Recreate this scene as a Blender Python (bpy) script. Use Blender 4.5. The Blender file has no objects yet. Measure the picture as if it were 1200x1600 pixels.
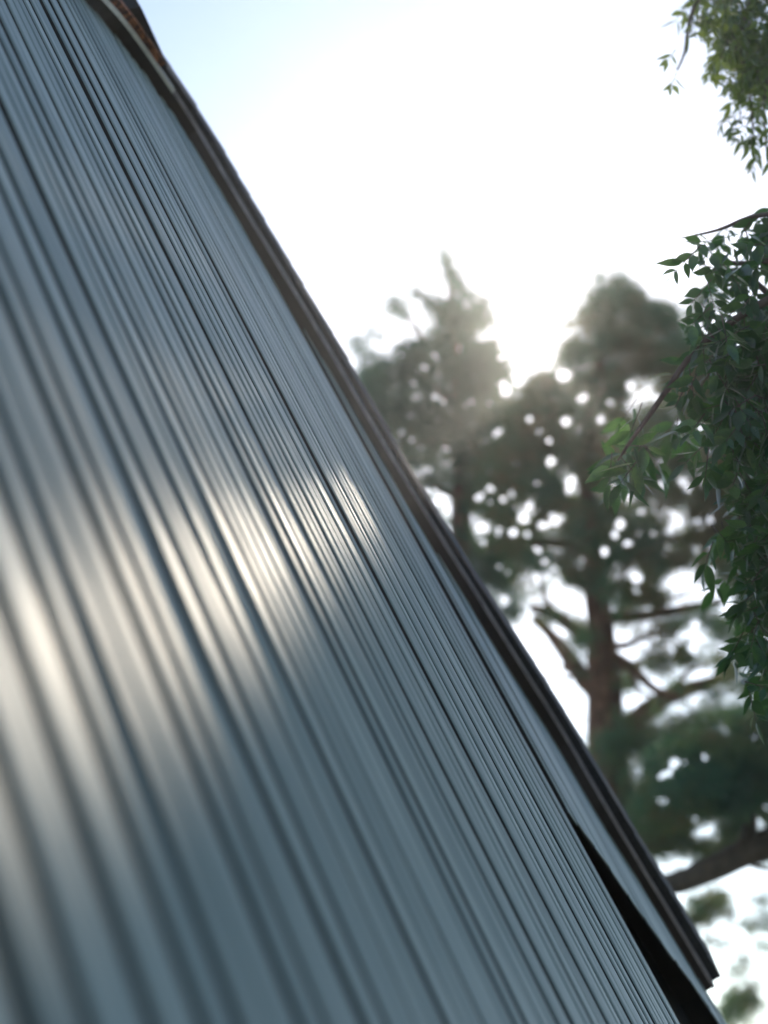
import bpy, math, random
import numpy as np
from mathutils import Vector, noise as mnoise

random.seed(7)
rng = np.random.default_rng(7)
scn = bpy.context.scene
COL = scn.collection

# ------------------------------------------------------------------ camera
F = 2100.0                      # focal length in photo pixels (1600 px high)
PITCH = math.radians(28)
CAM = Vector((0.0, 0.0, 1.6))
cd = bpy.data.cameras.new("camera")
cam = bpy.data.objects.new("camera", cd)
COL.objects.link(cam)
cam.location = CAM
cam.rotation_euler = (math.radians(90) + PITCH, 0, 0)
cd.sensor_fit = 'VERTICAL'
cd.sensor_height = 36.0
cd.lens = 36.0 * F / 1600.0
cd.clip_start = 0.05
cd.clip_end = 3000
cd.dof.use_dof = True
cd.dof.focus_distance = 3.75
cd.dof.aperture_fstop = 1.5
cd.dof.aperture_blades = 0
scn.camera = cam


def at(x, y, z):
    """World point seen at photo pixel (x, y) at depth z metres."""
    a, b, c = (x - 600) / F * z, (800 - y) / F * z, z
    return Vector((CAM.x + a, CAM.y + c * math.cos(PITCH) - b * math.sin(PITCH),
                   CAM.z + b * math.cos(PITCH) + c * math.sin(PITCH)))


# ------------------------------------------------------------------ sky, sun, exposure
SUN = (at(852, 556, 10) - CAM).normalized()
el = math.asin(SUN.z)
az = math.atan2(SUN.x, SUN.y)
world = bpy.data.worlds.new("World")
scn.world = world
world.use_nodes = True
nt = world.node_tree
nt.nodes.clear()
out = nt.nodes.new('ShaderNodeOutputWorld')
bg = nt.nodes.new('ShaderNodeBackground')
sky = nt.nodes.new('ShaderNodeTexSky')
sky.sky_type = 'NISHITA'
sky.sun_disc = False
sky.sun_elevation = el
sky.sun_rotation = az
sky.air_density = 1.25
sky.dust_density = 0.35
sky.ozone_density = 1.0
bg.inputs['Strength'].default_value = 0.15
nt.links.new(sky.outputs[0], bg.inputs[0])
nt.links.new(bg.outputs[0], out.inputs[0])
sl = bpy.data.lights.new("sun", 'SUN')
sl.energy = 3.0
sl.angle = math.radians(0.53)
sl.color = (1.0, 0.87, 0.70)
so = bpy.data.objects.new("sun", sl)
COL.objects.link(so)
so.rotation_euler = (-SUN).to_track_quat('-Z', 'Y').to_euler()
so.location = (0, 0, 40)
scn.view_settings.view_transform = 'Standard'
scn.view_settings.look = 'None'
scn.view_settings.gamma = 1.0
scn.view_settings.exposure = 0.6
scn.view_settings.use_curve_mapping = False
scn.cycles.use_denoising = True
scn.cycles.max_bounces = 6
scn.cycles.sample_clamp_indirect = 6.0


# ------------------------------------------------------------------ helpers
def link(name, me, mat=None, parent=None):
    o = bpy.data.objects.new(name, me)
    COL.objects.link(o)
    if mat is not None and me is not None:
        me.materials.append(mat)
    if parent is not None:
        o.parent = parent
    return o


def tag(o, label=None, cat=None, group=None, kind=None):
    if label: o['label'] = label
    if cat: o['category'] = cat
    if group: o['group'] = group
    if kind: o['kind'] = kind
    return o


def empty(name, loc):
    o = bpy.data.objects.new(name, None)
    COL.objects.link(o)
    o.location = loc
    o.empty_display_size = 0.3
    return o


def mesh(name, verts, faces, smooth=False, origin=None):
    me = bpy.data.meshes.new(name)
    if origin is not None:
        verts = [Vector(v) - origin for v in verts]
    me.from_pydata([tuple(v) for v in verts], [], faces)
    if smooth:
        me.polygons.foreach_set('use_smooth', [True] * len(me.polygons))
    me.update()
    return me


def fast_tris(name, V, nper):
    """V: (n, nper, 3) array of separate small polygons."""
    n = V.shape[0]
    me = bpy.data.meshes.new(name)
    me.vertices.add(n * nper)
    me.vertices.foreach_set('co', V.reshape(-1).astype(np.float32))
    me.loops.add(n * nper)
    me.loops.foreach_set('vertex_index', np.arange(n * nper, dtype=np.int32))
    me.polygons.add(n)
    me.polygons.foreach_set('loop_start', np.arange(0, n * nper, nper, dtype=np.int32))
    me.update(calc_edges=True)
    return me


def sections(rings, closed=True, caps=True):
    """Join equal-length rings of points to a tube."""
    v, f = [], []
    m = len(rings[0])
    for r in rings: v += r
    for i in range(len(rings) - 1):
        for j in range(m if closed else m - 1):
            a, b = i * m + j, i * m + (j + 1) % m
            f.append((a, b, b + m, a + m))
    if caps:
        f.append(tuple(range(m))[::-1])
        f.append(tuple((len(rings) - 1) * m + j for j in range(m)))
    return v, f


# ------------------------------------------------------------------ materials
def new_mat(name):
    m = bpy.data.materials.new(name)
    m.use_nodes = True
    t = m.node_tree
    return m, t, t.nodes['Principled BSDF']


def ramp(t, fac, stops):
    r = t.nodes.new('ShaderNodeValToRGB')
    e = r.color_ramp.elements
    e[0].position, e[0].color = stops[0][0], (*stops[0][1], 1)
    e[1].position, e[1].color = stops[-1][0], (*stops[-1][1], 1)
    for p, c in stops[1:-1]:
        k = e.new(p); k.color = (*c, 1)
    t.links.new(fac, r.inputs[0])
    return r.outputs[0]


def tex(t, kind, scale, vec=None, detail=4, rough=0.6):
    n = t.nodes.new('ShaderNodeTexNoise')
    n.inputs['Scale'].default_value = scale
    n.inputs['Detail'].default_value = detail
    n.inputs['Roughness'].default_value = rough
    if vec is not None: t.links.new(vec, n.inputs['Vector'])
    return n.outputs['Fac']


def mapped(t, scale, rot=None, coord='Object'):
    c = t.nodes.new('ShaderNodeTexCoord')
    m = t.nodes.new('ShaderNodeMapping')
    m.inputs['Scale'].default_value = scale
    t.links.new(c.outputs[coord], m.inputs['Vector'])
    return m.outputs[0]


def mixc(t, a, b, fac, mode='MIX'):
    n = t.nodes.new('ShaderNodeMix'); n.data_type = 'RGBA'; n.blend_type = mode
    for s, v in ((n.inputs[0], fac), (n.inputs[6], a), (n.inputs[7], b)):
        if hasattr(v, 'is_output'): t.links.new(v, s)
        elif isinstance(v, (int, float)): s.default_value = v
        else: s.default_value = (*v, 1)
    return n.outputs[2]


def math_node(t, op, a, b):
    n = t.nodes.new('ShaderNodeMath'); n.operation = op
    for s, v in ((n.inputs[0], a), (n.inputs[1], b)):
        if hasattr(v, 'is_output'): t.links.new(v, s)
        else: s.default_value = v
    return n.outputs[0]


def board_material(name, dark, light, rough=(0.34, 0.6)):
    m, t, p = new_mat(name)
    info = t.nodes.new('ShaderNodeObjectInfo')
    comb = t.nodes.new('ShaderNodeCombineXYZ')
    t.links.new(math_node(t, 'MULTIPLY', info.outputs['Random'], 37.0), comb.inputs[0])
    t.links.new(math_node(t, 'MULTIPLY', info.outputs['Random'], 91.0), comb.inputs[1])
    def vec(sc):
        a = t.nodes.new('ShaderNodeVectorMath'); a.operation = 'ADD'
        t.links.new(mapped(t, sc), a.inputs[0]); t.links.new(comb.outputs[0], a.inputs[1])
        return a.outputs[0]
    grain = tex(t, 'n', 1.0, vec((160, 3.0, 160)), 5, 0.7)       # boards run along local Y
    blot = tex(t, 'n', 1.0, vec((9, 1.6, 9)), 4, 0.6)
    tone = math_node(t, 'ADD', math_node(t, 'MULTIPLY', info.outputs['Random'], 0.24),
                     math_node(t, 'ADD', math_node(t, 'MULTIPLY', grain, 0.3), math_node(t, 'MULTIPLY', blot, 0.45)))
    c = ramp(t, tone, [(0.25, dark), (0.95, light)])
    t.links.new(c, p.inputs['Base Color'])
    r = t.nodes.new('ShaderNodeMapRange')
    t.links.new(tone, r.inputs[0])
    r.inputs['From Min'].default_value = 0.3; r.inputs['From Max'].default_value = 0.9
    r.inputs['To Min'].default_value = rough[1]; r.inputs['To Max'].default_value = rough[0]
    t.links.new(r.outputs[0], p.inputs['Roughness'])
    b = t.nodes.new('ShaderNodeBump'); b.inputs['Strength'].default_value = 0.35; b.inputs['Distance'].default_value = 0.003
    p.inputs['Specular IOR Level'].default_value = 0.5
    t.links.new(grain, b.inputs['Height']); t.links.new(b.outputs[0], p.inputs['Normal'])
    return m


def plain_material(name, a, b, scale=(8, 8, 8), rough=0.7, bump=0.3, dist=0.01, stops=None, detail=6):
    m, t, p = new_mat(name)
    n = tex(t, 'n', 1.0, mapped(t, scale), detail, 0.65)
    t.links.new(ramp(t, n, stops or [(0.3, a), (0.7, b)]), p.inputs['Base Color'])
    p.inputs['Roughness'].default_value = rough
    if bump:
        k = t.nodes.new('ShaderNodeBump'); k.inputs['Strength'].default_value = bump; k.inputs['Distance'].default_value = dist
        t.links.new(n, k.inputs['Height']); t.links.new(k.outputs[0], p.inputs['Normal'])
    return m


def leaf_material(name, cols, trans=0.45, rough=0.45, scale=3.0, tcol=(0.30, 0.55, 0.06), spec=0.5):
    m, t, p = new_mat(name)
    info = t.nodes.new('ShaderNodeObjectInfo')
    n = tex(t, 'n', scale, mapped(t, (1, 1, 1)), 3, 0.6)
    f = math_node(t, 'ADD', math_node(t, 'MULTIPLY', n, 1.0), math_node(t, 'MULTIPLY', math_node(t, 'SUBTRACT', info.outputs['Random'], 0.5), 0.25))
    st = [(0.32 + 0.36 * i / (len(cols) - 1), c) for i, c in enumerate(cols)]
    c = ramp(t, f, st)
    t.links.new(c, p.inputs['Base Color'])
    p.inputs['Roughness'].default_value = rough
    p.inputs['Specular IOR Level'].default_value = spec
    tr = t.nodes.new('ShaderNodeBsdfTranslucent')
    t.links.new(mixc(t, c, tcol, 0.6), tr.inputs[0])
    mx = t.nodes.new('ShaderNodeMixShader'); mx.inputs[0].default_value = trans
    o = t.nodes['Material Output']
    t.links.new(p.outputs[0], mx.inputs[1]); t.links.new(tr.outputs[0], mx.inputs[2])
    t.links.new(mx.outputs[0], o.inputs[0])
    return m


M_board = board_material('weathered_grey_boards', (0.085, 0.128, 0.128), (0.31, 0.37, 0.35), (0.42, 0.58))
M_edge_shade = plain_material('board_edges_painted_shade', (0.012, 0.012, 0.013), (0.035, 0.034, 0.034), (40, 4, 40), 0.9)  # near-black board sides: shade of the gaps put into the colour
M_tar = plain_material('black_building_paper', (0.006, 0.006, 0.007), (0.014, 0.013, 0.013), rough=0.95)
M_fascia = plain_material('dark_brown_stain', (0.020, 0.013, 0.012), (0.045, 0.026, 0.022), (4, 4, 4), 0.6)
M_batten = plain_material('worn_mauve_paint', (0.10, 0.08, 0.085), (0.26, 0.22, 0.22), (14, 14, 14), 0.45)
M_lead = plain_material('pale_zinc', (0.55, 0.54, 0.54), (0.8, 0.78, 0.76), (20, 20, 20), 0.4)
M_rust = plain_material('rusted_steel', None, None, (28, 28, 28), 0.85, 0.6, 0.01,
                        stops=[(0.36, (0.035, 0.015, 0.010)), (0.5, (0.16, 0.05, 0.02)), (0.62, (0.42, 0.15, 0.06))])
M_shingle = plain_material('black_bitumen_shingle', (0.012, 0.012, 0.014), (0.035, 0.033, 0.035), (60, 60, 60), 0.85, 0.6, 0.004)
M_timber = plain_material('rough_timber', (0.08, 0.06, 0.045), (0.16, 0.12, 0.09))
M_bark = plain_material('pine_bark', None, None, (7, 7, 2.2), 0.9, 0.9, 0.05,
                        stops=[(0.3, (0.035, 0.022, 0.016)), (0.5, (0.16, 0.075, 0.045)), (0.7, (0.34, 0.18, 0.11))])
M_dark_bark = plain_material('dark_grey_bark', (0.03, 0.024, 0.022), (0.10, 0.075, 0.06), (7, 7, 3), 0.9, 0.9, 0.04)
M_twig = plain_material('grey_twig_bark', (0.05, 0.035, 0.028), (0.13, 0.10, 0.085), (30, 30, 30), 0.8, 0.4, 0.003)
M_needle = leaf_material('pine_needles', [(0.025, 0.085, 0.065), (0.045, 0.15, 0.095), (0.10, 0.14, 0.06), (0.22, 0.12, 0.06)], 0.5, 0.5, 1.1, (0.16, 0.28, 0.10), 0.3)
M_leaf = leaf_material('broad_leaves', [(0.008, 0.030, 0.028), (0.016, 0.055, 0.036), (0.06, 0.15, 0.045)], 0.30, 0.30, 2.0, (0.22, 0.5, 0.08))
M_leaf2 = leaf_material('drooping_leaves', [(0.015, 0.040, 0.028), (0.03, 0.07, 0.03), (0.10, 0.15, 0.03)], 0.26, 0.45, 2.5, (0.45, 0.6, 0.08))
M_ground = plain_material('dry_lawn', (0.035, 0.055, 0.018), (0.09, 0.085, 0.045), (0.7, 0.7, 0.7), 0.95, 0.5, 0.05)

# ------------------------------------------------------------------ ground
g = 150.0
go = link('ground', mesh('ground', [(-g, -g, 0), (g, -g, 0), (g, g, 0), (-g, g, 0)], [(0, 1, 2, 3)]), M_ground)
tag(go, 'dry green ground under the cabin and the trees', kind='structure')

# ------------------------------------------------------------------ steep boarded slope of the cabin
cp, sp = math.cos(PITCH), math.sin(PITCH)
def cam_dir(a, b, c):
    return Vector((a, c * cp - b * sp, b * cp + c * sp)).normalized()

D = cam_dir(-1935, 3600, F)                     # the way the boards run: up the slope
Q = cam_dir(1275 - 600, 800 - 1500, F)
N = D.cross(Q).normalized()
if N.x < 0: N = -N
W = N.cross(D).normalized()
if W.y < 0: W = -W
H = -N.dot((at(0, 1500, 0.9) - CAM))            # eye's distance from the boards
FOOT = CAM - N * H                              # w = 0, s = 0

def pt(w, s, h=0.0):
    return FOOT + W * w + D * s + N * h

def on(x, y, h=0.0):
    """(w, s) where the line of sight through pixel (x, y) meets the slope raised by h."""
    r = at(x, y, 1.0) - CAM
    k = -(H - h) / r.dot(N)
    p = r * k
    return p.dot(W), p.dot(D)

S_LOW = -(FOOT.z - 0.05) / D.z
S_TOP = 4.3
ridge_pts = [on(-500, -700), on(-200, -372), on(0, -147), on(88, -50)]
top_pts = [(-1.6, ridge_pts[0][1] - 0.4)] + ridge_pts + [on(133, 0), on(177, 48), on(233, 125), on(285, 200)]
print('ridge', top_pts)
def top_s(w): return float(np.interp(w, [q[0] for q in top_pts], [q[1] for q in top_pts]))
cabin = empty('timber_cabin', pt(0, S_LOW))
tag(cabin, 'steep grey slatted timber slope of the cabin with a dark barge board along its edge', 'building')
# local frame for board meshes: x across, y up the slope, z out
from mathutils import Matrix
def board_object(name, verts, faces, mat, w0, smooth=False, parent=cabin):
    me = bpy.data.meshes.new(name)
    me.from_pydata(verts, [], faces); me.update()
    o = link(name, me, mat)
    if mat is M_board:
        me.materials.append(M_edge_shade)
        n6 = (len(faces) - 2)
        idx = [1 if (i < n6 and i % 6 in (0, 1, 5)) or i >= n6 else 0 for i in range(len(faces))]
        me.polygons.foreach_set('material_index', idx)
    wm = Matrix.Translation(pt(w0, 0)) @ Matrix((W, D, N)).transposed().to_4x4()
    o.parent = parent
    o.matrix_parent_inverse = Matrix.Identity(4)
    o.matrix_local = Matrix.Translation(-parent.location) @ wm
    return o

def curve(pts):
    """interpolator s -> w through (w, s) points"""
    a = sorted((s, w) for w, s in pts)
    xs = [q[0] for q in a]; ys = [q[1] for q in a]
    return lambda s: float(np.interp(s, xs, ys))

edge_in = [(133, 0), (177, 48), (233, 125), (285, 200), (315, 250), (377, 352), (500, 556), (620, 764), (752, 980), (860, 1150), (933, 1275), (987, 1363), (1033, 1436), (1100, 1545), (1135, 1602)]
ein_ws = [on(*p) for p in edge_in]
w_edge = curve(ein_ws[4:])
wedge_right = [(878, 1252), (890, 1276), (910, 1303), (947, 1352), (973, 1390), (1007, 1437), (1047, 1493), (1077, 1533), (1097, 1562), (1124, 1602), (1190, 1700)]
w_wr = curve([on(*p) for p in wedge_right])
wl = [on(878, 1252), on(925, 1350), on(1059, 1600)]
W_END = sum(q[0] for q in wl) / 3
S_W = on(878, 1252)[1]
print('slope', [(round(a, 2), round(b, 2)) for a, b in ein_ws], 'W_END', W_END, [(round(a, 2), round(b, 2)) for a, b in wl], S_W)

def make_board(w0, w1, s0, s1, lift, tilt, th=0.026, nseg=14, seed=0, bend=None, clip=None, clipr=None, cham=0.004):
    """One board from w0 to w1; local x is measured from its centre line."""
    wc = (w0 + w1) / 2; hw = (w1 - w0) / 2
    rings = []
    r = random.Random(seed)
    ph, amp = r.uniform(0, 6), r.uniform(0.0005, 0.0022)
    S = list(np.linspace(s0, s1, nseg + 1))
    for s in S:
        off = amp * math.sin(s * 1.3 + ph)
        l = lift + 0.003 * math.sin(s * 0.9 + ph * 2)
        a, b = -hw + off, hw + off
        if bend:
            da, db, dl = bend(s)
            a += da; b += db; l += dl
        if clip: 
            a = max(a, clip(s) - wc)
            if a > b - 0.002: a = b - 0.002
        if clipr:
            b = min(b, clipr(s) - wc)
            if b < a + 0.002: b = a + 0.002
        c = min(cham, (b - a) * 0.3)
        za, zb = l - tilt * hw, l + tilt * hw
        rings.append([Vector((a, s, za - th)), Vector((b, s, zb - th)), Vector((b, s, zb - c)),
                      Vector((b - c, s, zb)), Vector((a + c, s, za)), Vector((a, s, za - c))])
    v, f = sections(rings)
    return v, f, wc

bid = 0
w = -1.6
R = random.Random(21)
near_gap = [on(83, 1600)[0], on(192, 1600)[0], on(283, 1600)[0], on(367, 1600)[0]]
warp_w = on(262, 310)[0]; warp_s = on(262, 310)[1]
warp2_w = on(112, 90)[0]; warp2_s = on(112, 90)[1]
print('warp', warp_w, warp_s, warp2_w, warp2_s)
while w < W_END - 0.03:
    pitch = R.uniform(0.080, 0.092) if w < 1.05 else R.uniform(0.064, 0.074)
    if R.random() < 0.03: pitch *= 1.2
    gap = R.uniform(0.24, 0.31) * pitch
    w1 = w + pitch - gap
    nxt = w + pitch
    if W_END - nxt < 0.05: w1 = W_END; nxt = W_END + 0.01
    bend = None
    for ww, ws, am in ((warp_w, warp_s, 0.030), (warp2_w, warp2_s, 0.022)):
        if w1 < ww <= nxt + 0.02 or (w <= ww <= w1 and ww > w1 - 0.03):
            bend = (lambda s, ws=ws, am=am: (-am * 0.2 * math.exp(-((s - ws) / 0.5) ** 2), -am * math.exp(-((s - ws) / 0.42) ** 2), 0.006 * math.exp(-((s - ws) / 0.6) ** 2)))
    v, f, wc = make_board(w, w1, S_LOW, top_s((w + w1) / 2),  R.uniform(-0.002, 0.002), R.uniform(-0.022, 0.022), seed=bid, nseg=40 if bend else 14, bend=bend)
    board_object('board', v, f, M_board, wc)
    bid += 1
    w = nxt
# wide boards at the far edge, their lower ends torn away in a slant
for k in range(14):
    a = W_END + 0.004 + k * 0.14
    b = a + 0.131
    if a > 6.2: break
    s_lo = S_LOW
    # lowest s at which the board still exists
    lo = None
    for s in np.linspace(-1.2, S_W + 0.3, 200):
        if w_wr(s) < b - 0.01:
            lo = s; break
    if lo is None: lo = -0.5
    hi = top_s(a)
    for s in np.linspace(4.2, 0.3, 200):
        if w_edge(s) + 0.02 > a + 0.01:
            hi = min(hi, s) if a > 4.3 else hi; break
    if hi < lo + 0.05: continue
    v, f, wc = make_board(a, b, lo, hi, 0.004 + 0.002 * (k % 2), R.uniform(-0.02, 0.03), seed=100 + k, nseg=60, clip=w_wr, clipr=lambda s: w_edge(s) + 0.02, cham=0.003, th=0.010)
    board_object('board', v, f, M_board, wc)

# dark sheathing behind the boards
def slab(name, w0, w1, s0, s1, h0, h1, mat, parent=cabin):
    v = [pt(a, s, h) for h in (h0, h1) for a, s in ((w0, s0), (w1, s0), (w1, s1), (w0, s1))]
    f = [(0, 3, 2, 1), (4, 5, 6, 7), (0, 1, 5, 4), (1, 2, 6, 5), (2, 3, 7, 6), (3, 0, 4, 7)]
    me = mesh(name, v, f, origin=parent.location)
    return link(name, me, mat, parent)

outline = [(-1.6, S_LOW), (-1.6, top_pts[0][1])] + ridge_pts + [(q[0] - 0.01, q[1] - 0.02) for q in ein_ws if q[1] > 0.3] + [(w_edge(0.4) + 0.05, S_LOW)]
n_ = len(outline)
v = [pt(a_, b_, -0.16) for a_, b_ in outline] + [pt(a_, b_, -0.12) for a_, b_ in outline]
f = [tuple(range(n_)), tuple(range(n_, 2 * n_))[::-1]] + [(i, (i + 1) % n_, n_ + (i + 1) % n_, n_ + i) for i in range(n_)]
link('sheathing', mesh('sheathing', v, f, origin=cabin.location), M_tar, cabin)
for s in np.arange(S_LOW + 0.4, 3.9, 0.9):
    slab('batten', -1.6 if s < top_pts[0][1] - 0.1 else 2.6, W_END - 0.01 if s < 3.5 else 4.0, s, s + 0.05, -0.118, -0.034, M_tar)

# other slope, gables and ridge of the cabin (its far, hidden half)
top = pt(-1.6, top_pts[0][1] - 0.02, -0.2); top2 = pt(4.35, S_TOP, -0.2)
hd = Vector((-N.x, -N.y, 0)).normalized()
run = top.z / math.tan(math.asin(D.z))
b1 = Vector((top.x, top.y, 0)) + hd * run * 1.0
b2 = Vector((top2.x, top2.y, 0)) + hd * run * 1.0
f1 = pt(-1.6, S_LOW, -0.2); f2 = pt(6.15, S_LOW, -0.2)
t3 = top + hd * 0.3; t4 = top2 + hd * 0.3
def prism(name, pts, thick, mat, parent=cabin):
    n = (pts[1] - pts[0]).cross(pts[2] - pts[0]).normalized() * thick
    v = list(pts) + [p + n for p in pts]; m = len(pts)
    f = [tuple(range(m))[::-1], tuple(range(m, 2 * m))] + [(i, (i + 1) % m, m + (i + 1) % m, m + i) for i in range(m)]
    return link(name, mesh(name, v, f, origin=parent.location), mat, parent)
prism('roof_slope', [t3, b1, b2, t4], 0.08, M_timber)
prism('gable_wall', [f1, top, b1], 0.08, M_timber)
prism('gable_wall', [f2, b2, top2], 0.08, M_timber)

# barge board along the far edge: dark face, worn batten on it, shingle edge beyond
s_end_y = 1548
path = [top_pts[0]] + ridge_pts + [q for q, p in zip(ein_ws, edge_in) if p[1] < s_end_y]
ypos = [-1000, -700, -372, -147, -50] + [p[1] for p in edge_in if p[1] < s_end_y]
path.append((w_edge(on(1102, 1549)[1]), on(1102, 1549)[1])); ypos.append(1549)
# round the corner and resample
pp_, yy_ = [], []
for i in range(len(path) - 1):
    p0, p1, p2, p3 = [Vector(path[max(0, min(len(path) - 1, k))]) for k in (i - 1, i, i + 1, i + 2)]
    m = 6
    for k in range(m):
        t = k / m
        if i < 1: q = p1.lerp(p2, t)
        else: q = 0.5 * ((2 * p1) + (p2 - p0) * t + (2 * p0 - 5 * p1 + 4 * p2 - p3) * t * t + (3 * p1 - p0 - 3 * p2 + p3) * t ** 3)
        pp_.append(q); yy_.append(ypos[i] * (1 - t) + ypos[i + 1] * t)
pp_.append(Vector(path[-1])); yy_.append(ypos[-1])
arc = [0.0]
for i in range(1, len(pp_)): arc.append(arc[-1] + (pp_[i] - pp_[i - 1]).length)
AW, AS = [p.x for p in pp_], [p.y for p in pp_]
def edge_at(u):
    """point on the edge at arc length u, and the outward direction in the slope's plane"""
    w_, s_ = float(np.interp(u, arc, AW)), float(np.interp(u, arc, AS))
    a_, b_ = u - 0.12, u + 0.12
    tw, ts = np.interp(b_, arc, AW) - np.interp(a_, arc, AW), np.interp(b_, arc, AS) - np.interp(a_, arc, AS)
    l = math.hypot(tw, ts) or 1
    return w_, s_, -ts / l, tw / l
def u_of(y): return float(np.interp(y, yy_, arc))
def fh(u):      # face height of the barge board, lower towards the eave
    y = float(np.interp(u, arc, yy_))
    return float(np.interp(y, [-400, 0, 92, 250, 350, 700, 960, 1267, 1549], FACE))
FACE = [0.052, 0.052, 0.054, 0.048, 0.044, 0.044, 0.052, 0.048, 0.036]
def ex(u): return float(np.interp(np.interp(u, arc, yy_), [0, 900, 1300, 1549], [0.034, 0.032, 0.044, 0.046]))
def epoint(u, o, h):
    w_, s_, ow, os_ = edge_at(u)
    return pt(w_ + ow * o, s_ + os_ * o, h)
def rail(name, u0, u1, prof, mat, n=70):
    """prof(u) -> list of (outward, height) corners"""
    rings = [[epoint(u, o, h) for o, h in prof(u)] for u in np.linspace(u0, u1, n)]
    v, f = sections(rings)
    return link(name, mesh(name, v, f, origin=cabin.location), mat, cabin)
U0, U1 = arc[0], arc[-1]
rail('barge_board', U0, U1, lambda u: [(0, -0.30), (0.035, -0.30), (0.035, fh(u)), (0, fh(u))], M_fascia, 110)
rail('edge_batten', U0, U1, lambda u: [(-0.008, fh(u) - 0.004), (0.045, fh(u) + 0.001), (0.045, fh(u) + 0.010), (0.0, fh(u) + 0.008)], M_batten, 110)
# shingles: short overlapping pieces along the edge
R2 = random.Random(5)
u = U0 + 0.02
while u < U1:
    ln = R2.uniform(0.09, 0.13)
    h = fh(u) + ex(u) + R2.uniform(-0.0015, 0.0015)
    j = R2.uniform(-0.004, 0.004)
    base = -0.05
    q0, q1 = u - 0.0, u + ln + 0.03
    v = [epoint(q0, 0.05 + j, base), epoint(q0, 0.30, base), epoint(q1, 0.30, base), epoint(q1, 0.05 + j, base),
         epoint(q0, 0.05 + j, h - 0.001), epoint(q0, 0.30, h - 0.001), epoint(q1, 0.30, h + 0.002), epoint(q1, 0.05 + j, h + 0.002)]
    f = [(0, 3, 2, 1), (4, 5, 6, 7), (0, 1, 5, 4), (1, 2, 6, 5), (2, 3, 7, 6), (3, 0, 4, 7)]
    link('shingle', mesh('shingle', v, f, origin=cabin.location), M_shingle, cabin)
    u += ln
# closing board added under the torn boards, past the barge end, keeps gap dark
v = []
for w_, s_ in [(AW[-1] + 0.02, AS[-1] + 0.2), (AW[-1] + 0.25, S_LOW)]:
    v += [pt(w_, s_, -0.30), pt(w_ + 0.03, s_, -0.30), pt(w_ + 0.03, s_, -0.03), pt(w_, s_, -0.03)]
f = [(0, 1, 2, 3), (7, 6, 5, 4), (0, 4, 5, 1), (1, 5, 6, 2), (2, 6, 7, 3), (3, 7, 4, 0)]
link('gap_closing_board', mesh('gap_closing_board', v, f, origin=cabin.location), M_tar, cabin)
# pale drip edge and rusty flashing near the top, lifted shingle
o = rail('drip_edge', U0, u_of(152), lambda u: [(-0.014, fh(u) - 0.004), (0.03, fh(u) - 0.003), (0.03, fh(u) + 0.013), (-0.010, fh(u) + 0.013)], M_lead)
o['label'] = 'pale worn metal drip edge near the top'
o = rail('rusty_flashing', U0, u_of(118), lambda u: [(-0.004, fh(u) + 0.014), (0.049, fh(u) + 0.014), (0.049, fh(u) + 0.042), (-0.004, fh(u) + 0.042)], M_rust)
o['label'] = 'orange brown rusted steel flashing'
ua, ub = u_of(50), u_of(128)
prof_ = [(ua - 0.02, 0.038), (ua, 0.040), (ua + 0.02, 0.086), (ua + 0.04, 0.084), (ub, 0.044)]
rings = [[epoint(q, 0.052, fh(q) + 0.01), epoint(q, 0.30, fh(q) + 0.01), epoint(q, 0.30, fh(q) + e_), epoint(q, 0.052, fh(q) + e_)] for q, e_ in prof_]
v, f = sections(rings)
o = link('lifted_shingle', mesh('lifted_shingle', v, f, origin=cabin.location), M_shingle, cabin)
o['label'] = 'dark shingle lifted above the edge'

# ------------------------------------------------------------------ trees: trunks and limbs
def tube(name, pts, radii, mat, parent, seg=8, wob=0.0, seed=0):
    """pts world-space Vectors, smoothed by Catmull-Rom"""
    P, Rr = [], []
    n = len(pts)
    for i in range(n - 1):
        p0, p1, p2, p3 = pts[max(i - 1, 0)], pts[i], pts[i + 1], pts[min(i + 2, n - 1)]
        for k in range(4):
            t = k / 4
            P.append(0.5 * ((2 * p1) + (p2 - p0) * t + (2 * p0 - 5 * p1 + 4 * p2 - p3) * t * t + (3 * p1 - p0 - 3 * p2 + p3) * t ** 3))
            Rr.append(radii[i] * (1 - t) + radii[i + 1] * t)
    P.append(pts[-1]); Rr.append(radii[-1])
    rings = []
    up = Vector((0.13, 0.97, 0.2)).normalized()
    for i, p in enumerate(P):
        d = (P[min(i + 1, len(P) - 1)] - P[max(i - 1, 0)]).normalized()
        a = d.cross(up)
        if a.length < 0.05: a = d.cross(Vector((1, 0, 0)))
        a.normalize(); b = d.cross(a)
        ring = []
        for j in range(seg):
            th = 2 * math.pi * j / seg
            r = Rr[i] * (1 + wob * mnoise.noise(Vector((j * 1.7 + seed, i * 0.5, seed))))
            ring.append(p + a * math.cos(th) * r + b * math.sin(th) * r)
        rings.append(ring)
    v, f = sections(rings)
    return link(name, mesh(name, v, f, True, origin=parent.location), mat, parent)


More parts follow.
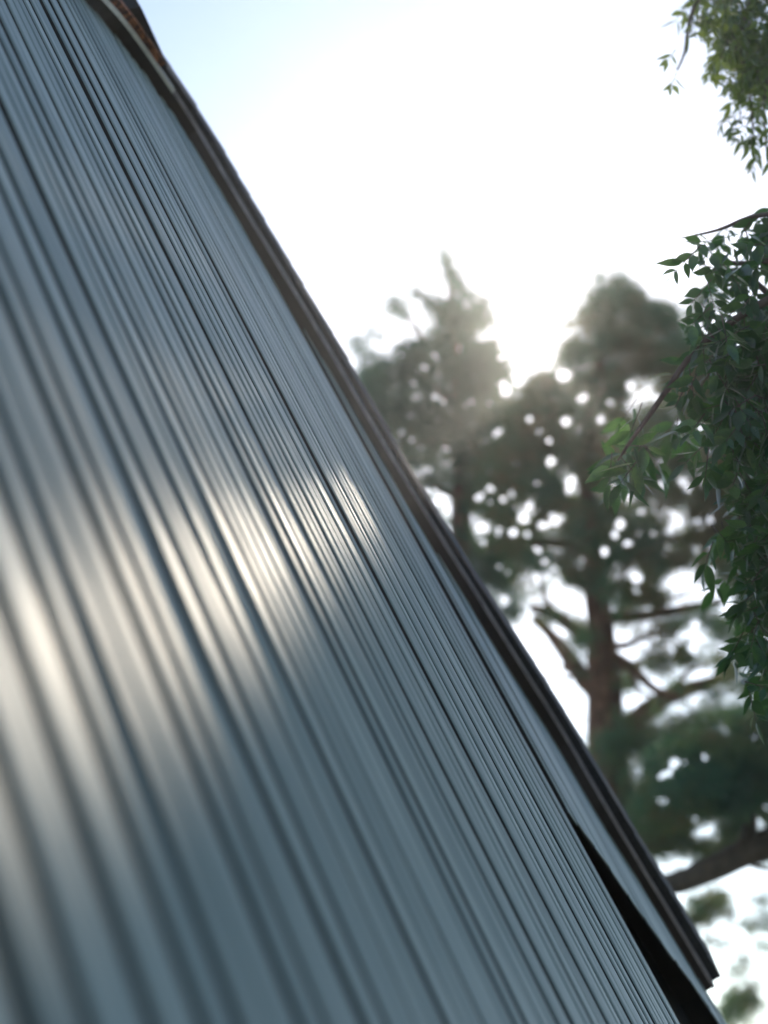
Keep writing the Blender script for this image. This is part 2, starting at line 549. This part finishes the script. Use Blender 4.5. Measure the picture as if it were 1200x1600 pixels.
def tuft_mesh(name, centers, spread, per, length, width, origin, seed, flat=0.7):
    """Sprays of needles: every centre gets PER thin triangles pointing outwards and up."""
    r = np.random.default_rng(seed)
    C = np.repeat(np.asarray(centers, dtype=float), per, axis=0)
    n = len(C)
    d = r.normal(size=(n, 3)); d[:, 2] = d[:, 2] * flat + 0.25
    d /= np.linalg.norm(d, axis=1)[:, None]
    base = C + r.normal(size=(n, 3)) * spread
    side = np.cross(d, r.normal(size=(n, 3))); side /= np.linalg.norm(side, axis=1)[:, None]
    L = length * r.uniform(0.6, 1.3, size=(n, 1)); Wd = width * r.uniform(0.6, 1.4, size=(n, 1))
    V = np.stack([base - side * Wd / 2, base + side * Wd / 2, base + d * L], axis=1)
    q = V[:, 2] * 0.4 + base * 0.6 - np.array(CAM)
    zz = q[:, 1] * cp + q[:, 2] * sp
    X_, Y_ = 600 + q[:, 0] / zz * F, 800 - (q[:, 2] * cp - q[:, 1] * sp) / zz * F
    keep = np.ones(n, bool)
    for (hx, hy, hr) in chinks:
        keep &= (X_ - hx) ** 2 + (Y_ - hy) ** 2 > hr * hr
    V = V[keep] - np.array(origin)
    return fast_tris(name, V, 3)


def in_poly(x, y, poly):
    c = False; j = len(poly) - 1
    for i in range(len(poly)):
        xi, yi = poly[i]; xj, yj = poly[j]
        if (yi > y) != (yj > y) and x < (xj - xi) * (y - yi) / (yj - yi) + xi: c = not c
        j = i
    return c


def crown_centres(poly, z0, z1, nclump, holes, seed, rc=(0.22, 0.5), tufts=(10, 22), edge_clumps=(), flat=0.5, thin=lambda x, y: 1.0):
    r = random.Random(seed)
    xs = [p[0] for p in poly]; ys = [p[1] for p in poly]
    out_ = []
    k = 0; tries = 0
    cl = []
    while k < nclump and tries < nclump * 30:
        tries += 1
        x, y = r.uniform(min(xs), max(xs)), r.uniform(min(ys), max(ys))
        if not in_poly(x, y, poly): continue
        if r.random() > thin(x, y): continue
        z = r.uniform(z0, z1)
        cl.append((x, y, z, r.uniform(*rc), r.randint(*tufts)))
        k += 1
    for i in range(len(poly) - 1):          # ragged tips along the upper outline
        (xa, ya), (xb, yb) = poly[i], poly[i + 1]
        if xb <= xa or min(ya, yb) > 660: continue
        for _ in range(max(1, int(abs(xb - xa) / 9))):
            t = r.random(); e = r.uniform(2, 26)
            for j in range(3):
                cl.append((xa + (xb - xa) * t + r.uniform(-3, 3), ya + (yb - ya) * t - e * j / 2, r.uniform(z0, z1), 0.09 - 0.022 * j, 4 - j))
    for (x, y, rad, n) in edge_clumps:
        cl.append((x, y, r.uniform(z0, z1), rad, n))
    for (x, y, z, rad, n) in cl:
        c = at(x, y, z)
        for _ in range(n):
            while True:
                a = Vector((r.uniform(-1, 1), r.uniform(-1, 1), r.uniform(-1, 1)))
                if a.length <= 1: break
            p = c + Vector((a.x, a.y, a.z * flat)) * rad
            # back to picture position to keep the openings of the crown free
            q = p - CAM
            zz = q.y * cp + q.z * sp
            px_, py_ = 600 + q.x / zz * F, 800 - (q.z * cp - q.y * sp) / zz * F
            bad = False
            for (hx, hy, rx, ry, ang) in holes:
                ca, sa_ = math.cos(math.radians(ang)), math.sin(math.radians(ang))
                dx, dy = px_ - hx, py_ - hy
                u, v_ = dx * ca + dy * sa_, -dx * sa_ + dy * ca
                if (u / rx) ** 2 + (v_ / ry) ** 2 < r.uniform(0.85, 1.25): bad = True; break
            if not bad: out_.append(tuple(p))
    return out_

holes = [  # openings in the crown where the sky shows (x, y, rx, ry, tilt)
    (893, 940, 46, 28, 10), (942, 1040, 24, 110, 0), (878, 985, 24, 18, 20), (868, 1050, 28, 52, -38), (895, 1100, 30, 42, -20), (850, 1015, 10, 30, -40),
    (975, 1000, 20, 26, 0), (985, 1030, 26, 20, 0), (1010, 1060, 30, 18, 20), (990, 1100, 30, 26, 30), (1030, 1075, 22, 22, 0),
    (1050, 955, 50, 16, -8), (1065, 910, 36, 28, -15), (1085, 995, 30, 20, 10), (1120, 930, 30, 14, -20), (1140, 950, 22, 22, 0),
    (985, 895, 22, 14, 0), (1045, 1120, 40, 12, -25), (1095, 1050, 36, 12, -10), (1000, 1210, 14, 26, 10), (1055, 1190, 16, 14, 0), (1130, 1145, 20, 16, 0),
    (1100, 1300, 28, 20, -15), (1185, 1290, 26, 14, 0), (1165, 1330, 26, 16, -20), (1062, 1340, 22, 12, 0), (1140, 1340, 20, 14, -20), (1035, 1362, 12, 9, 0),
    (812, 797, 20, 11, 0), (715, 790, 18, 28, 0), (880, 815, 14, 8, 0), (760, 820, 22, 12, 0), (1060, 820, 20, 14, 0), (985, 640, 14, 18, 0),
    (690, 800, 12, 20, 0), (1010, 615, 20, 24, 20), (940, 600, 10, 10, 0), (805, 594, 4, 4, 0), (790, 608, 7, 9, 0), (826, 655, 6, 8, 0), (841, 675, 5, 7, 0), (782, 560, 4, 6, 0), (843, 540, 40, 40, 0),
]
small = random.Random(77)
for _ in range(50):      # small chinks of sky through the middle of the crown
    x, y = small.uniform(640, 1130), small.uniform(730, 960)
    r_ = small.uniform(7, 12)
    holes.append((x, y, r_ * small.uniform(0.9, 1.6), r_, small.uniform(-30, 30)))
for _ in range(60):
    x, y = small.uniform(940, 1200), small.uniform(960, 1300)
    r_ = small.uniform(4, 10)
    holes.append((x, y, r_ * small.uniform(0.9, 1.8), r_, small.uniform(-30, 30)))
for _ in range(60):
    x, y = small.uniform(590, 800), small.uniform(500, 760)
    r_ = small.uniform(4, 9)
    holes.append((x, y, r_, r_, 0))

chinks = [(880, 587, 11), (914, 619, 8), (795, 569, 3), (802, 587, 5), (788, 600, 7), (791, 611, 9), (806, 598, 5), (780, 600, 4), (827, 655, 7), (841, 675, 6), (782, 560, 5), (812, 618, 4)]
for _ in range(230):
    band = small.random()
    if band < 0.5: x, y = small.uniform(650, 1120), small.gauss(820, 60)
    elif band < 0.72: x, y = small.uniform(590, 800), small.uniform(500, 780)
    elif band < 0.9: x, y = small.uniform(940, 1200), small.uniform(950, 1340)
    else: x, y = small.uniform(800, 1100), small.uniform(600, 760)
    chinks.append((x, y, small.choice((3, 4, 4, 5)) if 0.5 <= band < 0.72 else small.choice((3, 4, 5, 6, 7, 9))))
    if small.random() < 0.5: chinks.append((x + small.uniform(-14, 14), y + small.uniform(-10, 10), small.uniform(3, 5)))

ZP = 20.0
# --- the broad pine whose trunk shows
pine = empty('pine_tree', Vector((at(950, 1200, ZP).x, at(950, 1200, ZP).y, 0)))
tag(pine, 'big dark pine with thick bare trunk and crooked limbs in front of the sun', 'tree', 'pines beyond the cabin')
base = at(950, 1200, ZP)
tube('trunk', [Vector((base.x + 0.15, base.y, -0.1)), Vector((base.x + 0.05, base.y, base.z * 0.6)), base, at(944, 1060, ZP), at(936, 960, ZP), at(925, 860, ZP), at(915, 740, ZP), at(930, 600, ZP), at(960, 500, ZP)],
     [0.40, 0.34, 0.29, 0.24, 0.18, 0.14, 0.12, 0.08, 0.03], M_bark, pine, 14, 0.25, 3)
limbs = [
    ([(938, 1090), (905, 1050), (868, 1000), (835, 965)], [0.15, 0.13, 0.10, 0.06]),
    ([(935, 1000), (900, 985), (870, 962), (830, 950)], [0.13, 0.11, 0.09, 0.05]),
    ([(945, 1120), (930, 1085), (912, 1060), (880, 1040)], [0.13, 0.12, 0.08, 0.05]),
    ([(948, 1020), (985, 1040), (1020, 1075), (1060, 1092)], [0.10, 0.07, 0.06, 0.05]),
    ([(955, 1170), (1000, 1120), (1050, 1085), (1100, 1070), (1150, 1050)], [0.22, 0.15, 0.13, 0.10, 0.06]),
    ([(948, 1010), (980, 1008), (1010, 995), (1060, 985)], [0.07, 0.05, 0.04, 0.03]),
    ([(945, 1035), (975, 1045), (1000, 1035), (1025, 1028)], [0.08, 0.06, 0.05, 0.03]),
    ([(935, 960), (970, 965), (1020, 960), (1080, 950), (1130, 940)], [0.10, 0.09, 0.08, 0.07, 0.04]),
    ([(1000, 915), (1030, 898), (1060, 880)], [0.03, 0.03, 0.02]),
    ([(930, 900), (960, 870), (1010, 850), (1080, 835)], [0.10, 0.08, 0.06, 0.04]),
    ([(925, 870), (880, 850), (820, 850), (760, 860)], [0.10, 0.08, 0.06, 0.04]),
    ([(920, 800), (860, 770), (800, 760)], [0.08, 0.06, 0.04]),
    ([(985, 1050), (1000, 1080), (1030, 1095), (1045, 1125)], [0.05, 0.035, 0.025, 0.015]),
    ([(1020, 962), (1040, 940), (1075, 925), (1090, 900)], [0.04, 0.03, 0.022, 0.012]),
    ([(1050, 1085), (1075, 1050), (1110, 1035), (1150, 1000)], [0.05, 0.035, 0.025, 0.012]),
    ([(1010, 995), (1025, 975), (1045, 972)], [0.03, 0.022, 0.012]),
    ([(905, 1050), (880, 1062), (850, 1055)], [0.04, 0.025, 0.012]),
    ([(870, 962), (850, 930), (845, 900)], [0.05, 0.03, 0.015]),
    ([(930, 930), (895, 905), (868, 870), (830, 850)], [0.06, 0.045, 0.03, 0.015]),
    ([(932, 940), (965, 915), (985, 880), (1020, 860)], [0.06, 0.045, 0.03, 0.015]),
    ([(918, 760), (980, 720), (1050, 700)], [0.08, 0.06, 0.04]),
]
for i, (pp, rr_) in enumerate(limbs):
    zz = [ZP + 0.25 * k * (-1 if i % 2 else 1) for k in range(len(pp))]
    tube('limb', [at(x, y, z) for (x, y), z in zip(pp, zz)], rr_, M_bark, pine, 8, 0.3, i)
polyR = [(800, 640), (850, 600), (880, 590), (905, 520), (930, 480), (965, 465), (1000, 480), (1035, 495), (1060, 540), (1100, 560), (1230, 600), (1260, 1340), (1180, 1330), (1080, 1340), (1020, 1330), (985, 1290), (930, 1190), (940, 1130), (900, 1000), (800, 900), (760, 820), (740, 760)]
def thinR(x, y):
    if 970 < y < 1110: return 0.5
    if 880 < y <= 970: return 0.85
    return 1.0
cR = crown_centres(polyR, ZP - 1.6, ZP + 2.0, 1050, holes, 11, rc=(0.16, 0.42), tufts=(8, 15), thin=thinR,
                   edge_clumps=[(968, 445, 0.14, 12), (935, 440, 0.08, 6), (940, 470, 0.12, 8), (972, 462, 0.16, 14), (1048, 490, 0.12, 8), (1075, 500, 0.16, 8), (1090, 470, 0.12, 6), (1110, 470, 0.25, 12),
                                (1100, 1420, 0.26, 30), (1085, 1440, 0.22, 18), (1125, 1410, 0.2, 14), (1165, 1450, 0.15, 6), (1150, 1520, 0.15, 5), (1180, 1570, 0.2, 10), (1130, 1480, 0.12, 3), (1155, 1560, 0.2, 18), (1140, 1580, 0.2, 12), (1190, 1410, 0.15, 6), (1060, 1370, 0.12, 5), (1150, 1575, 0.22, 20), (1170, 1545, 0.12, 6), (1135, 1600, 0.2, 12), (1120, 1405, 0.14, 8), (1140, 1430, 0.1, 4), (1195, 1480, 0.14, 5), (1180, 1600, 0.14, 5), (1160, 1500, 0.1, 3), (1110, 1470, 0.1, 3), (1195, 1440, 0.2, 8)])
o = link('crown', tuft_mesh('crown', cR, 0.075, 34, 0.15, 0.0145, pine.location, 1), M_needle, pine)
o['kind'] = 'stuff'

# --- the slimmer pine on the left, behind the barge board
pine2 = empty('pine_tree', Vector((at(720, 900, 21.5).x, at(720, 900, 21.5).y, 0)))
tag(pine2, 'slimmer pine with ragged pointed top just beyond the barge board', 'tree', 'pines beyond the cabin')
b2_ = at(722, 900, 21.5)
tube('trunk', [Vector((b2_.x, b2_.y, -0.1)), Vector((b2_.x, b2_.y, b2_.z * 0.6)), b2_, at(718, 700, 21.5), at(712, 550, 21.5), at(700, 400, 21.5)], [0.34, 0.28, 0.18, 0.12, 0.07, 0.015], M_bark, pine2, 10, 0.2, 9)
for i, pp in enumerate([[(716, 640), (670, 600), (630, 590), (590, 600)], [(714, 560), (670, 540), (640, 500), (620, 478)], [(716, 600), (760, 560), (775, 530)], [(718, 700), (670, 690), (610, 700)],
                        [(706, 490), (680, 480), (650, 455)], [(720, 780), (680, 760), (640, 740)], [(718, 690), (770, 660), (820, 650)]]):
    tube('limb', [at(x, y, 21.5 + 0.2 * k) for k, (x, y) in enumerate(pp)], [0.07, 0.05, 0.035, 0.02][:len(pp)], M_bark, pine2, 6, 0.2, 20 + i)
polyL = [(690, 512), (708, 490), (730, 505), (765, 535), (790, 590), (800, 620), (820, 700), (800, 860), (800, 960), (700, 900), (560, 720), (570, 610), (600, 570), (640, 560), (665, 540)]
cL = crown_centres(polyL, 20.4, 22.6, 330, holes, 12, rc=(0.16, 0.42), tufts=(8, 15),
                   edge_clumps=[(692, 398, 0.05, 3), (699, 411, 0.05, 4), (706, 424, 0.09, 6), (711, 436, 0.07, 4), (718, 450, 0.12, 8), (728, 466, 0.10, 6), (700, 476, 0.10, 5), (653, 456, 0.07, 4), (672, 472, 0.10, 6), (686, 486, 0.14, 8),
                                (617, 478, 0.13, 10), (634, 492, 0.08, 4), (586, 520, 0.08, 4), (560, 540, 0.10, 6), (752, 475, 0.10, 8), (748, 495, 0.15, 12), (765, 505, 0.14, 10), (768, 545, 0.16, 10), (575, 560, 0.16, 8)])
o = link('crown', tuft_mesh('crown', cL, 0.075, 34, 0.15, 0.0145, pine2.location, 2), M_needle, pine2)
o['kind'] = 'stuff'

# --- oak like tree low on the right with a heavy branch
oak = empty('gnarled_tree', Vector((at(1420, 1500, 16).x, at(1420, 1500, 16).y, 0)))
tag(oak, 'gnarled tree whose heavy forked limb crosses low beside the cabin edge', 'tree')
ob = Vector(oak.location)
tube('trunk', [Vector((ob.x, ob.y, -0.1)), at(1405, 1500, 16), at(1400, 1360, 16), at(1385, 1250, 16), at(1350, 1050, 16)], [0.35, 0.3, 0.28, 0.2, 0.1], M_dark_bark, oak, 12, 0.2, 30)
for i, (pp, rr_) in enumerate([([(1400, 1360), (1300, 1290), (1205, 1315), (1130, 1350), (1060, 1378), (1000, 1395)], [0.2, 0.19, 0.17, 0.15, 0.14, 0.10]),
                               ([(1150, 1345), (1170, 1300), (1172, 1250), (1190, 1190)], [0.10, 0.09, 0.075, 0.04]),
                               ([(1160, 1340), (1185, 1355), (1230, 1360)], [0.05, 0.03, 0.02]),
                               ([(1385, 1250), (1300, 1180), (1220, 1150), (1150, 1180)], [0.14, 0.11, 0.08, 0.04])]):
    tube('limb', [at(x, y, 16) for x, y in pp], rr_, M_dark_bark, oak, 8, 0.35, 40 + i)
polyO = [(1020, 1190), (1110, 1150), (1230, 1100), (1480, 1000), (1500, 1300), (1220, 1260), (1150, 1250), (1060, 1280), (1000, 1270)]
cO = crown_centres(polyO, 15, 17.5, 260, holes, 13)
o = link('crown', tuft_mesh('crown', cO, 0.06, 34, 0.15, 0.016, oak.location, 3), M_needle, oak)
o['kind'] = 'stuff'

# ------------------------------------------------------------------ leafy trees on the right
def leaf_mesh(name, L, Wd, curl, fold, seed):
    """One leaf: stalk at the origin, blade along -Z, gently folded and curled."""
    r = random.Random(seed)
    prof = [(0.0, 0.02), (0.08, 0.10), (0.22, 0.78), (0.38, 1.0), (0.56, 0.86), (0.74, 0.52), (0.9, 0.16), (1.0, 0.0)]
    v, f = [], []
    for i, (t, w_) in enumerate(prof):
        z = -t * L
        y = curl * L * t * t
        hw = Wd / 2 * w_ * (1 + r.uniform(-0.08, 0.08))
        yy = y + fold * hw
        if i == len(prof) - 1:
            v.append((0, y, z))
        else:
            v += [(-hw, yy, z), (0, y, z), (hw, yy, z)]
    for i in range(len(prof) - 2):
        a = i * 3
        f += [(a, a + 1, a + 4, a + 3), (a + 1, a + 2, a + 5, a + 4)]
    a = (len(prof) - 2) * 3; e = len(v) - 1
    f += [(a, a + 1, e), (a + 1, a + 2, e)]
    me = bpy.data.meshes.new(name); me.from_pydata(v, [], f)
    me.polygons.foreach_set('use_smooth', [True] * len(me.polygons)); me.update()
    return me


def leafy(tree, mat, clumps, z0, z1, size, seed, hero=300, aspect=0.42, droop=0.35, shift=0.0):
    """Sprigs hang through each clump; the largest leaves are parts, the rest one mass."""
    r = random.Random(seed)
    protos = [leaf_mesh('leaf', 1.0, aspect * r.uniform(0.85, 1.15), r.uniform(-0.25, 0.3), r.uniform(0.1, 0.5), seed + i) for i in range(6)]
    for p in protos: p.materials.append(mat)
    P = []      # (matrix, importance)
    stems = []
    for (cx, cy, rx, ry, n, lit) in clumps:
        for _ in range(n):
            while True:
                a, b = r.uniform(-1, 1), r.uniform(-1, 1)
                if a * a + b * b <= 1: break
            x, y = cx + a * rx, cy + b * ry
            z = r.uniform(z0, z1)
            root = at(x + (0 if lit else shift), y, z)
            # a sprig: short rachis with paired leaflets
            ax = Vector((r.uniform(-0.8, 0.6), r.uniform(-0.7, 0.7), r.uniform(-1.3, -0.1))).normalized()
            m = r.choice((2, 2, 3))
            ln = size * r.uniform(1.0, 1.7)
            stems.append((root, root + ax * ln))
            for k in range(m * 2 + 1):
                t = min(1.0, (k // 2 + 1) / (m + 0.4)) if k < m * 2 else 1.0
                pos = root + ax * ln * t
                side = ax.cross(Vector((r.uniform(-.3, .3), -1, r.uniform(-.3, .3)))).normalized() * (1 if k % 2 else -1)
                if k == m * 2: side = Vector((0, 0, 0))
                d = (ax * 0.7 + side * 0.8 + Vector((0, 0, -droop)) + Vector((r.gauss(0, .2), r.gauss(0, .2), r.gauss(0, .2)))).normalized()
                rot = (-d).to_track_quat('Z', 'Y').to_matrix().to_4x4()
                rot = rot @ Matrix.Rotation(r.uniform(-1.3, 1.3), 4, 'Z')
                s_ = size * r.uniform(0.6, 1.3) * (1.35 if lit else 1.0)
                P.append((Matrix.Translation(pos) @ rot @ Matrix.Diagonal((s_, s_, s_, 1)), s_ / z, r.randrange(6)))
    vis = []
    for i, (m, imp, k) in enumerate(P):
        q = m.translation - CAM
        zz = q.y * cp + q.z * sp
        x, y = 600 + q.x / zz * F, 800 - (q.z * cp - q.y * sp) / zz * F
        inside = -20 < x < 1205 and -20 < y < 1620
        vis.append((inside, -zz * 0.1 + imp * 100, i))
    vis.sort(reverse=True)
    heroes = set(i for q, _, i in vis[:hero] if q)
    rest_v, rest_f = [], []
    inv = Matrix.Translation(-tree.location)
    co = []
    for p in protos:
        co.append((np.array([list(v.co) + [1] for v in p.vertices]), [tuple(q.vertices) for q in p.polygons]))
    off = 0
    for i, (m, imp, k) in enumerate(P):
        if i in heroes:
            o = bpy.data.objects.new('leaf', protos[k]); COL.objects.link(o)
            o.parent = tree; o.matrix_local = inv @ m
        else:
            c, fs = co[k]
            vv = (np.array(inv @ m) @ c.T).T[:, :3]
            rest_v.append(vv); rest_f += [tuple(a + off for a in q) for q in fs]
            off += len(vv)
    me = bpy.data.meshes.new('foliage')
    me.from_pydata(np.concatenate(rest_v).tolist(), [], rest_f); me.update()
    me.polygons.foreach_set('use_smooth', [True] * len(me.polygons))
    o = link('foliage', me, mat, tree); o['kind'] = 'stuff'
    # twigs
    vs, fs = [], []
    for a, b in stems:
        d = (b - a).normalized(); u = d.orthogonal().normalized(); w_ = d.cross(u); k = len(vs)
        for p, rad in ((a, 0.0022), (b, 0.001)):
            for j in range(3):
                th = j * 2.094
                vs.append(p + (u * math.cos(th) + w_ * math.sin(th)) * rad - tree.location)
        fs += [(k, k + 1, k + 4, k + 3), (k + 1, k + 2, k + 5, k + 4), (k + 2, k, k + 3, k + 5)]
    o = link('twigs', mesh('twigs', vs, fs), M_twig, tree); o['kind'] = 'stuff'
    print('leaves', len(P), 'heroes', len(heroes))

ZV = 4.6
vine = empty('leafy_tree', Vector((at(1760, 900, ZV).x, at(1760, 900, ZV).y + 0.4, 0)))
tag(vine, 'dark leafy tree hanging down the right side with one bare twig reaching out', 'tree')
vb = Vector(vine.location)
tube('trunk', [Vector((vb.x, vb.y, -0.1)), Vector((vb.x, vb.y, 1.2)), at(1600, 800, ZV + 0.3), at(1450, 560, ZV + 0.3), at(1300, 420, ZV + 0.2)], [0.13, 0.11, 0.08, 0.05, 0.03], M_twig, vine, 10, 0.2, 50)
for i, (pp, rr_, z_) in enumerate([
        ([(1320, 330), (1240, 395), (1160, 412), (1110, 400)], [0.02, 0.014, 0.009, 0.004], 4.6),
        ([(1300, 420), (1230, 470), (1180, 440), (1165, 415)], [0.03, 0.016, 0.010, 0.006], 4.7),
        ([(1300, 420), (1180, 480), (1090, 545), (1045, 605), (1010, 655), (985, 690), (965, 720)], [0.022, 0.014, 0.010, 0.0095, 0.008, 0.006, 0.003], 4.3),
        ([(1300, 420), (1210, 560), (1180, 760), (1172, 900), (1176, 1010)], [0.03, 0.02, 0.012, 0.006, 0.003], 4.9),
        ([(1310, 360), (1200, 335), (1120, 360), (1065, 372)], [0.02, 0.009, 0.005, 0.002], 4.5)]):
    o = tube('branch', [at(x, y, z_) for x, y in pp], rr_, M_twig, vine, 7, 0.2, 60 + i)
clV = [ # cx, cy, rx, ry, sprigs, lit
    (1085, 372, 20, 12, 3, 0), (1125, 355, 22, 12, 4, 0), (1165, 340, 24, 12, 5, 0), (1200, 325, 20, 20, 5, 0), (1110, 430, 30, 25, 10, 0), (1160, 400, 40, 22, 5, 0), (1200, 420, 30, 60, 10, 0),
    (1120, 470, 34, 40, 14, 0), (1175, 500, 50, 50, 26, 0), (1100, 540, 34, 40, 14, 0), (1150, 580, 60, 70, 46, 0), (1215, 600, 50, 140, 40, 0), (1060, 590, 22, 30, 3, 0),
    (1130, 680, 45, 60, 30, 0), (1180, 740, 45, 90, 50, 0), (1165, 840, 40, 60, 26, 0), (1175, 940, 30, 50, 16, 0), (1170, 1010, 30, 45, 14, 0), (1220, 900, 40, 160, 40, 0), (1158, 1065, 14, 26, 4, 0),
    (1080, 650, 22, 16, 4, 1), (960, 700, 24, 16, 4, 1), (985, 715, 26, 18, 6, 1), (1000, 700, 16, 16, 3, 1), (1000, 620, 14, 14, 2, 1), (1120, 830, 14, 24, 4, 1), (1290, 500, 60, 260, 90, 0), (1290, 950, 60, 200, 60, 0), (1100, 500, 26, 50, 14, 0), (1165, 640, 50, 90, 50, 0), (1190, 860, 26, 140, 40, 0), (1480, 500, 160, 500, 260, 0), (1800, 400, 250, 700, 300, 0),  # clumps out of view: crown added to keep sky light off the boards
]
leafy(vine, M_leaf, clV, 4.15, 5.1, 0.080, 200, shift=16)

ZT = 5.6
wil = empty('drooping_tree', Vector((at(1720, 300, ZT).x, at(1720, 300, ZT).y, 0)))
tag(wil, 'paler drooping tree at the top right corner with narrow sunlit leaves', 'tree')
wb_ = Vector(wil.location)
tube('trunk', [Vector((wb_.x, wb_.y, -0.1)), Vector((wb_.x, wb_.y, 3.0)), at(1650, 300, ZT), at(1500, -100, ZT), at(1350, -300, ZT)], [0.2, 0.17, 0.13, 0.09, 0.05], M_twig, wil, 10, 0.2, 70)
for i, (pp, rr_) in enumerate([
        ([(1500, -100), (1300, -160), (1150, -90), (1085, 10), (1070, 80), (1058, 110)], [0.06, 0.04, 0.02, 0.009, 0.006, 0.004]),
        ([(1500, -100), (1350, -120), (1220, -60), (1160, 40), (1172, 150), (1178, 215)], [0.06, 0.04, 0.02, 0.01, 0.006, 0.003]),
        ([(1500, -100), (1350, -20), (1230, 40), (1195, 140), (1200, 260)], [0.05, 0.03, 0.015, 0.008, 0.003])]):
    tube('branch', [at(x, y, ZT) for x, y in pp], rr_, M_twig, wil, 7, 0.2, 80 + i)
clT = [(1170, 10, 70, 40, 80, 0), (1185, 60, 55, 40, 66, 0), (1190, 120, 30, 40, 30, 0), (1150, 60, 30, 40, 20, 0), (1190, 110, 30, 30, 20, 0), (1160, 110, 20, 24, 6, 0), (1172, 160, 16, 30, 7, 0), (1195, 190, 14, 26, 6, 0), (1196, 232, 10, 12, 2, 0),
       (1085, 10, 14, 22, 5, 0), (1074, 50, 12, 14, 3, 0), (1055, 82, 8, 8, 1, 0), (1054, 112, 6, 8, 1, 0), (1100, 30, 16, 20, 2, 0), (1112, 90, 10, 10, 1, 0), (1138, 130, 8, 18, 2, 0), (1166, 215, 4, 10, 1, 0), (1120, -20, 40, 20, 14, 0),
       (1280, 60, 70, 120, 60, 0), (1250, -80, 100, 60, 60, 0), (1023, 82, 2, 2, 0, 0)]
leafy(wil, M_leaf2, clT, 5.2, 6.2, 0.072, 300, hero=200, aspect=0.30, droop=0.7)

# ------------------------------------------------------------------ thin volume added to imitate lens veil round the sun
hz, ht, hp = new_mat('lens_veil_glow')
ht.nodes.remove(hp)
pv = ht.nodes.new('ShaderNodeVolumePrincipled')
pv.inputs['Color'].default_value = (0.93, 0.96, 1.0, 1)
pv.inputs['Density'].default_value = 0.0015
pv.inputs['Anisotropy'].default_value = 0.82
ht.links.new(pv.outputs[0], ht.nodes['Material Output'].inputs['Volume'])
X, Y, Z0, Z1 = 160, 160, -1.0, 26.0
hv = [(x, y, z) for z in (Z0, Z1) for x, y in ((-X, -Y), (X, -Y), (X, Y), (-X, Y))]
o = link('glow_volume', mesh('glow_volume', hv, [(0, 3, 2, 1), (4, 5, 6, 7), (0, 1, 5, 4), (1, 2, 6, 5), (2, 3, 7, 6), (3, 0, 4, 7)]), hz)
o['kind'] = 'stuff'
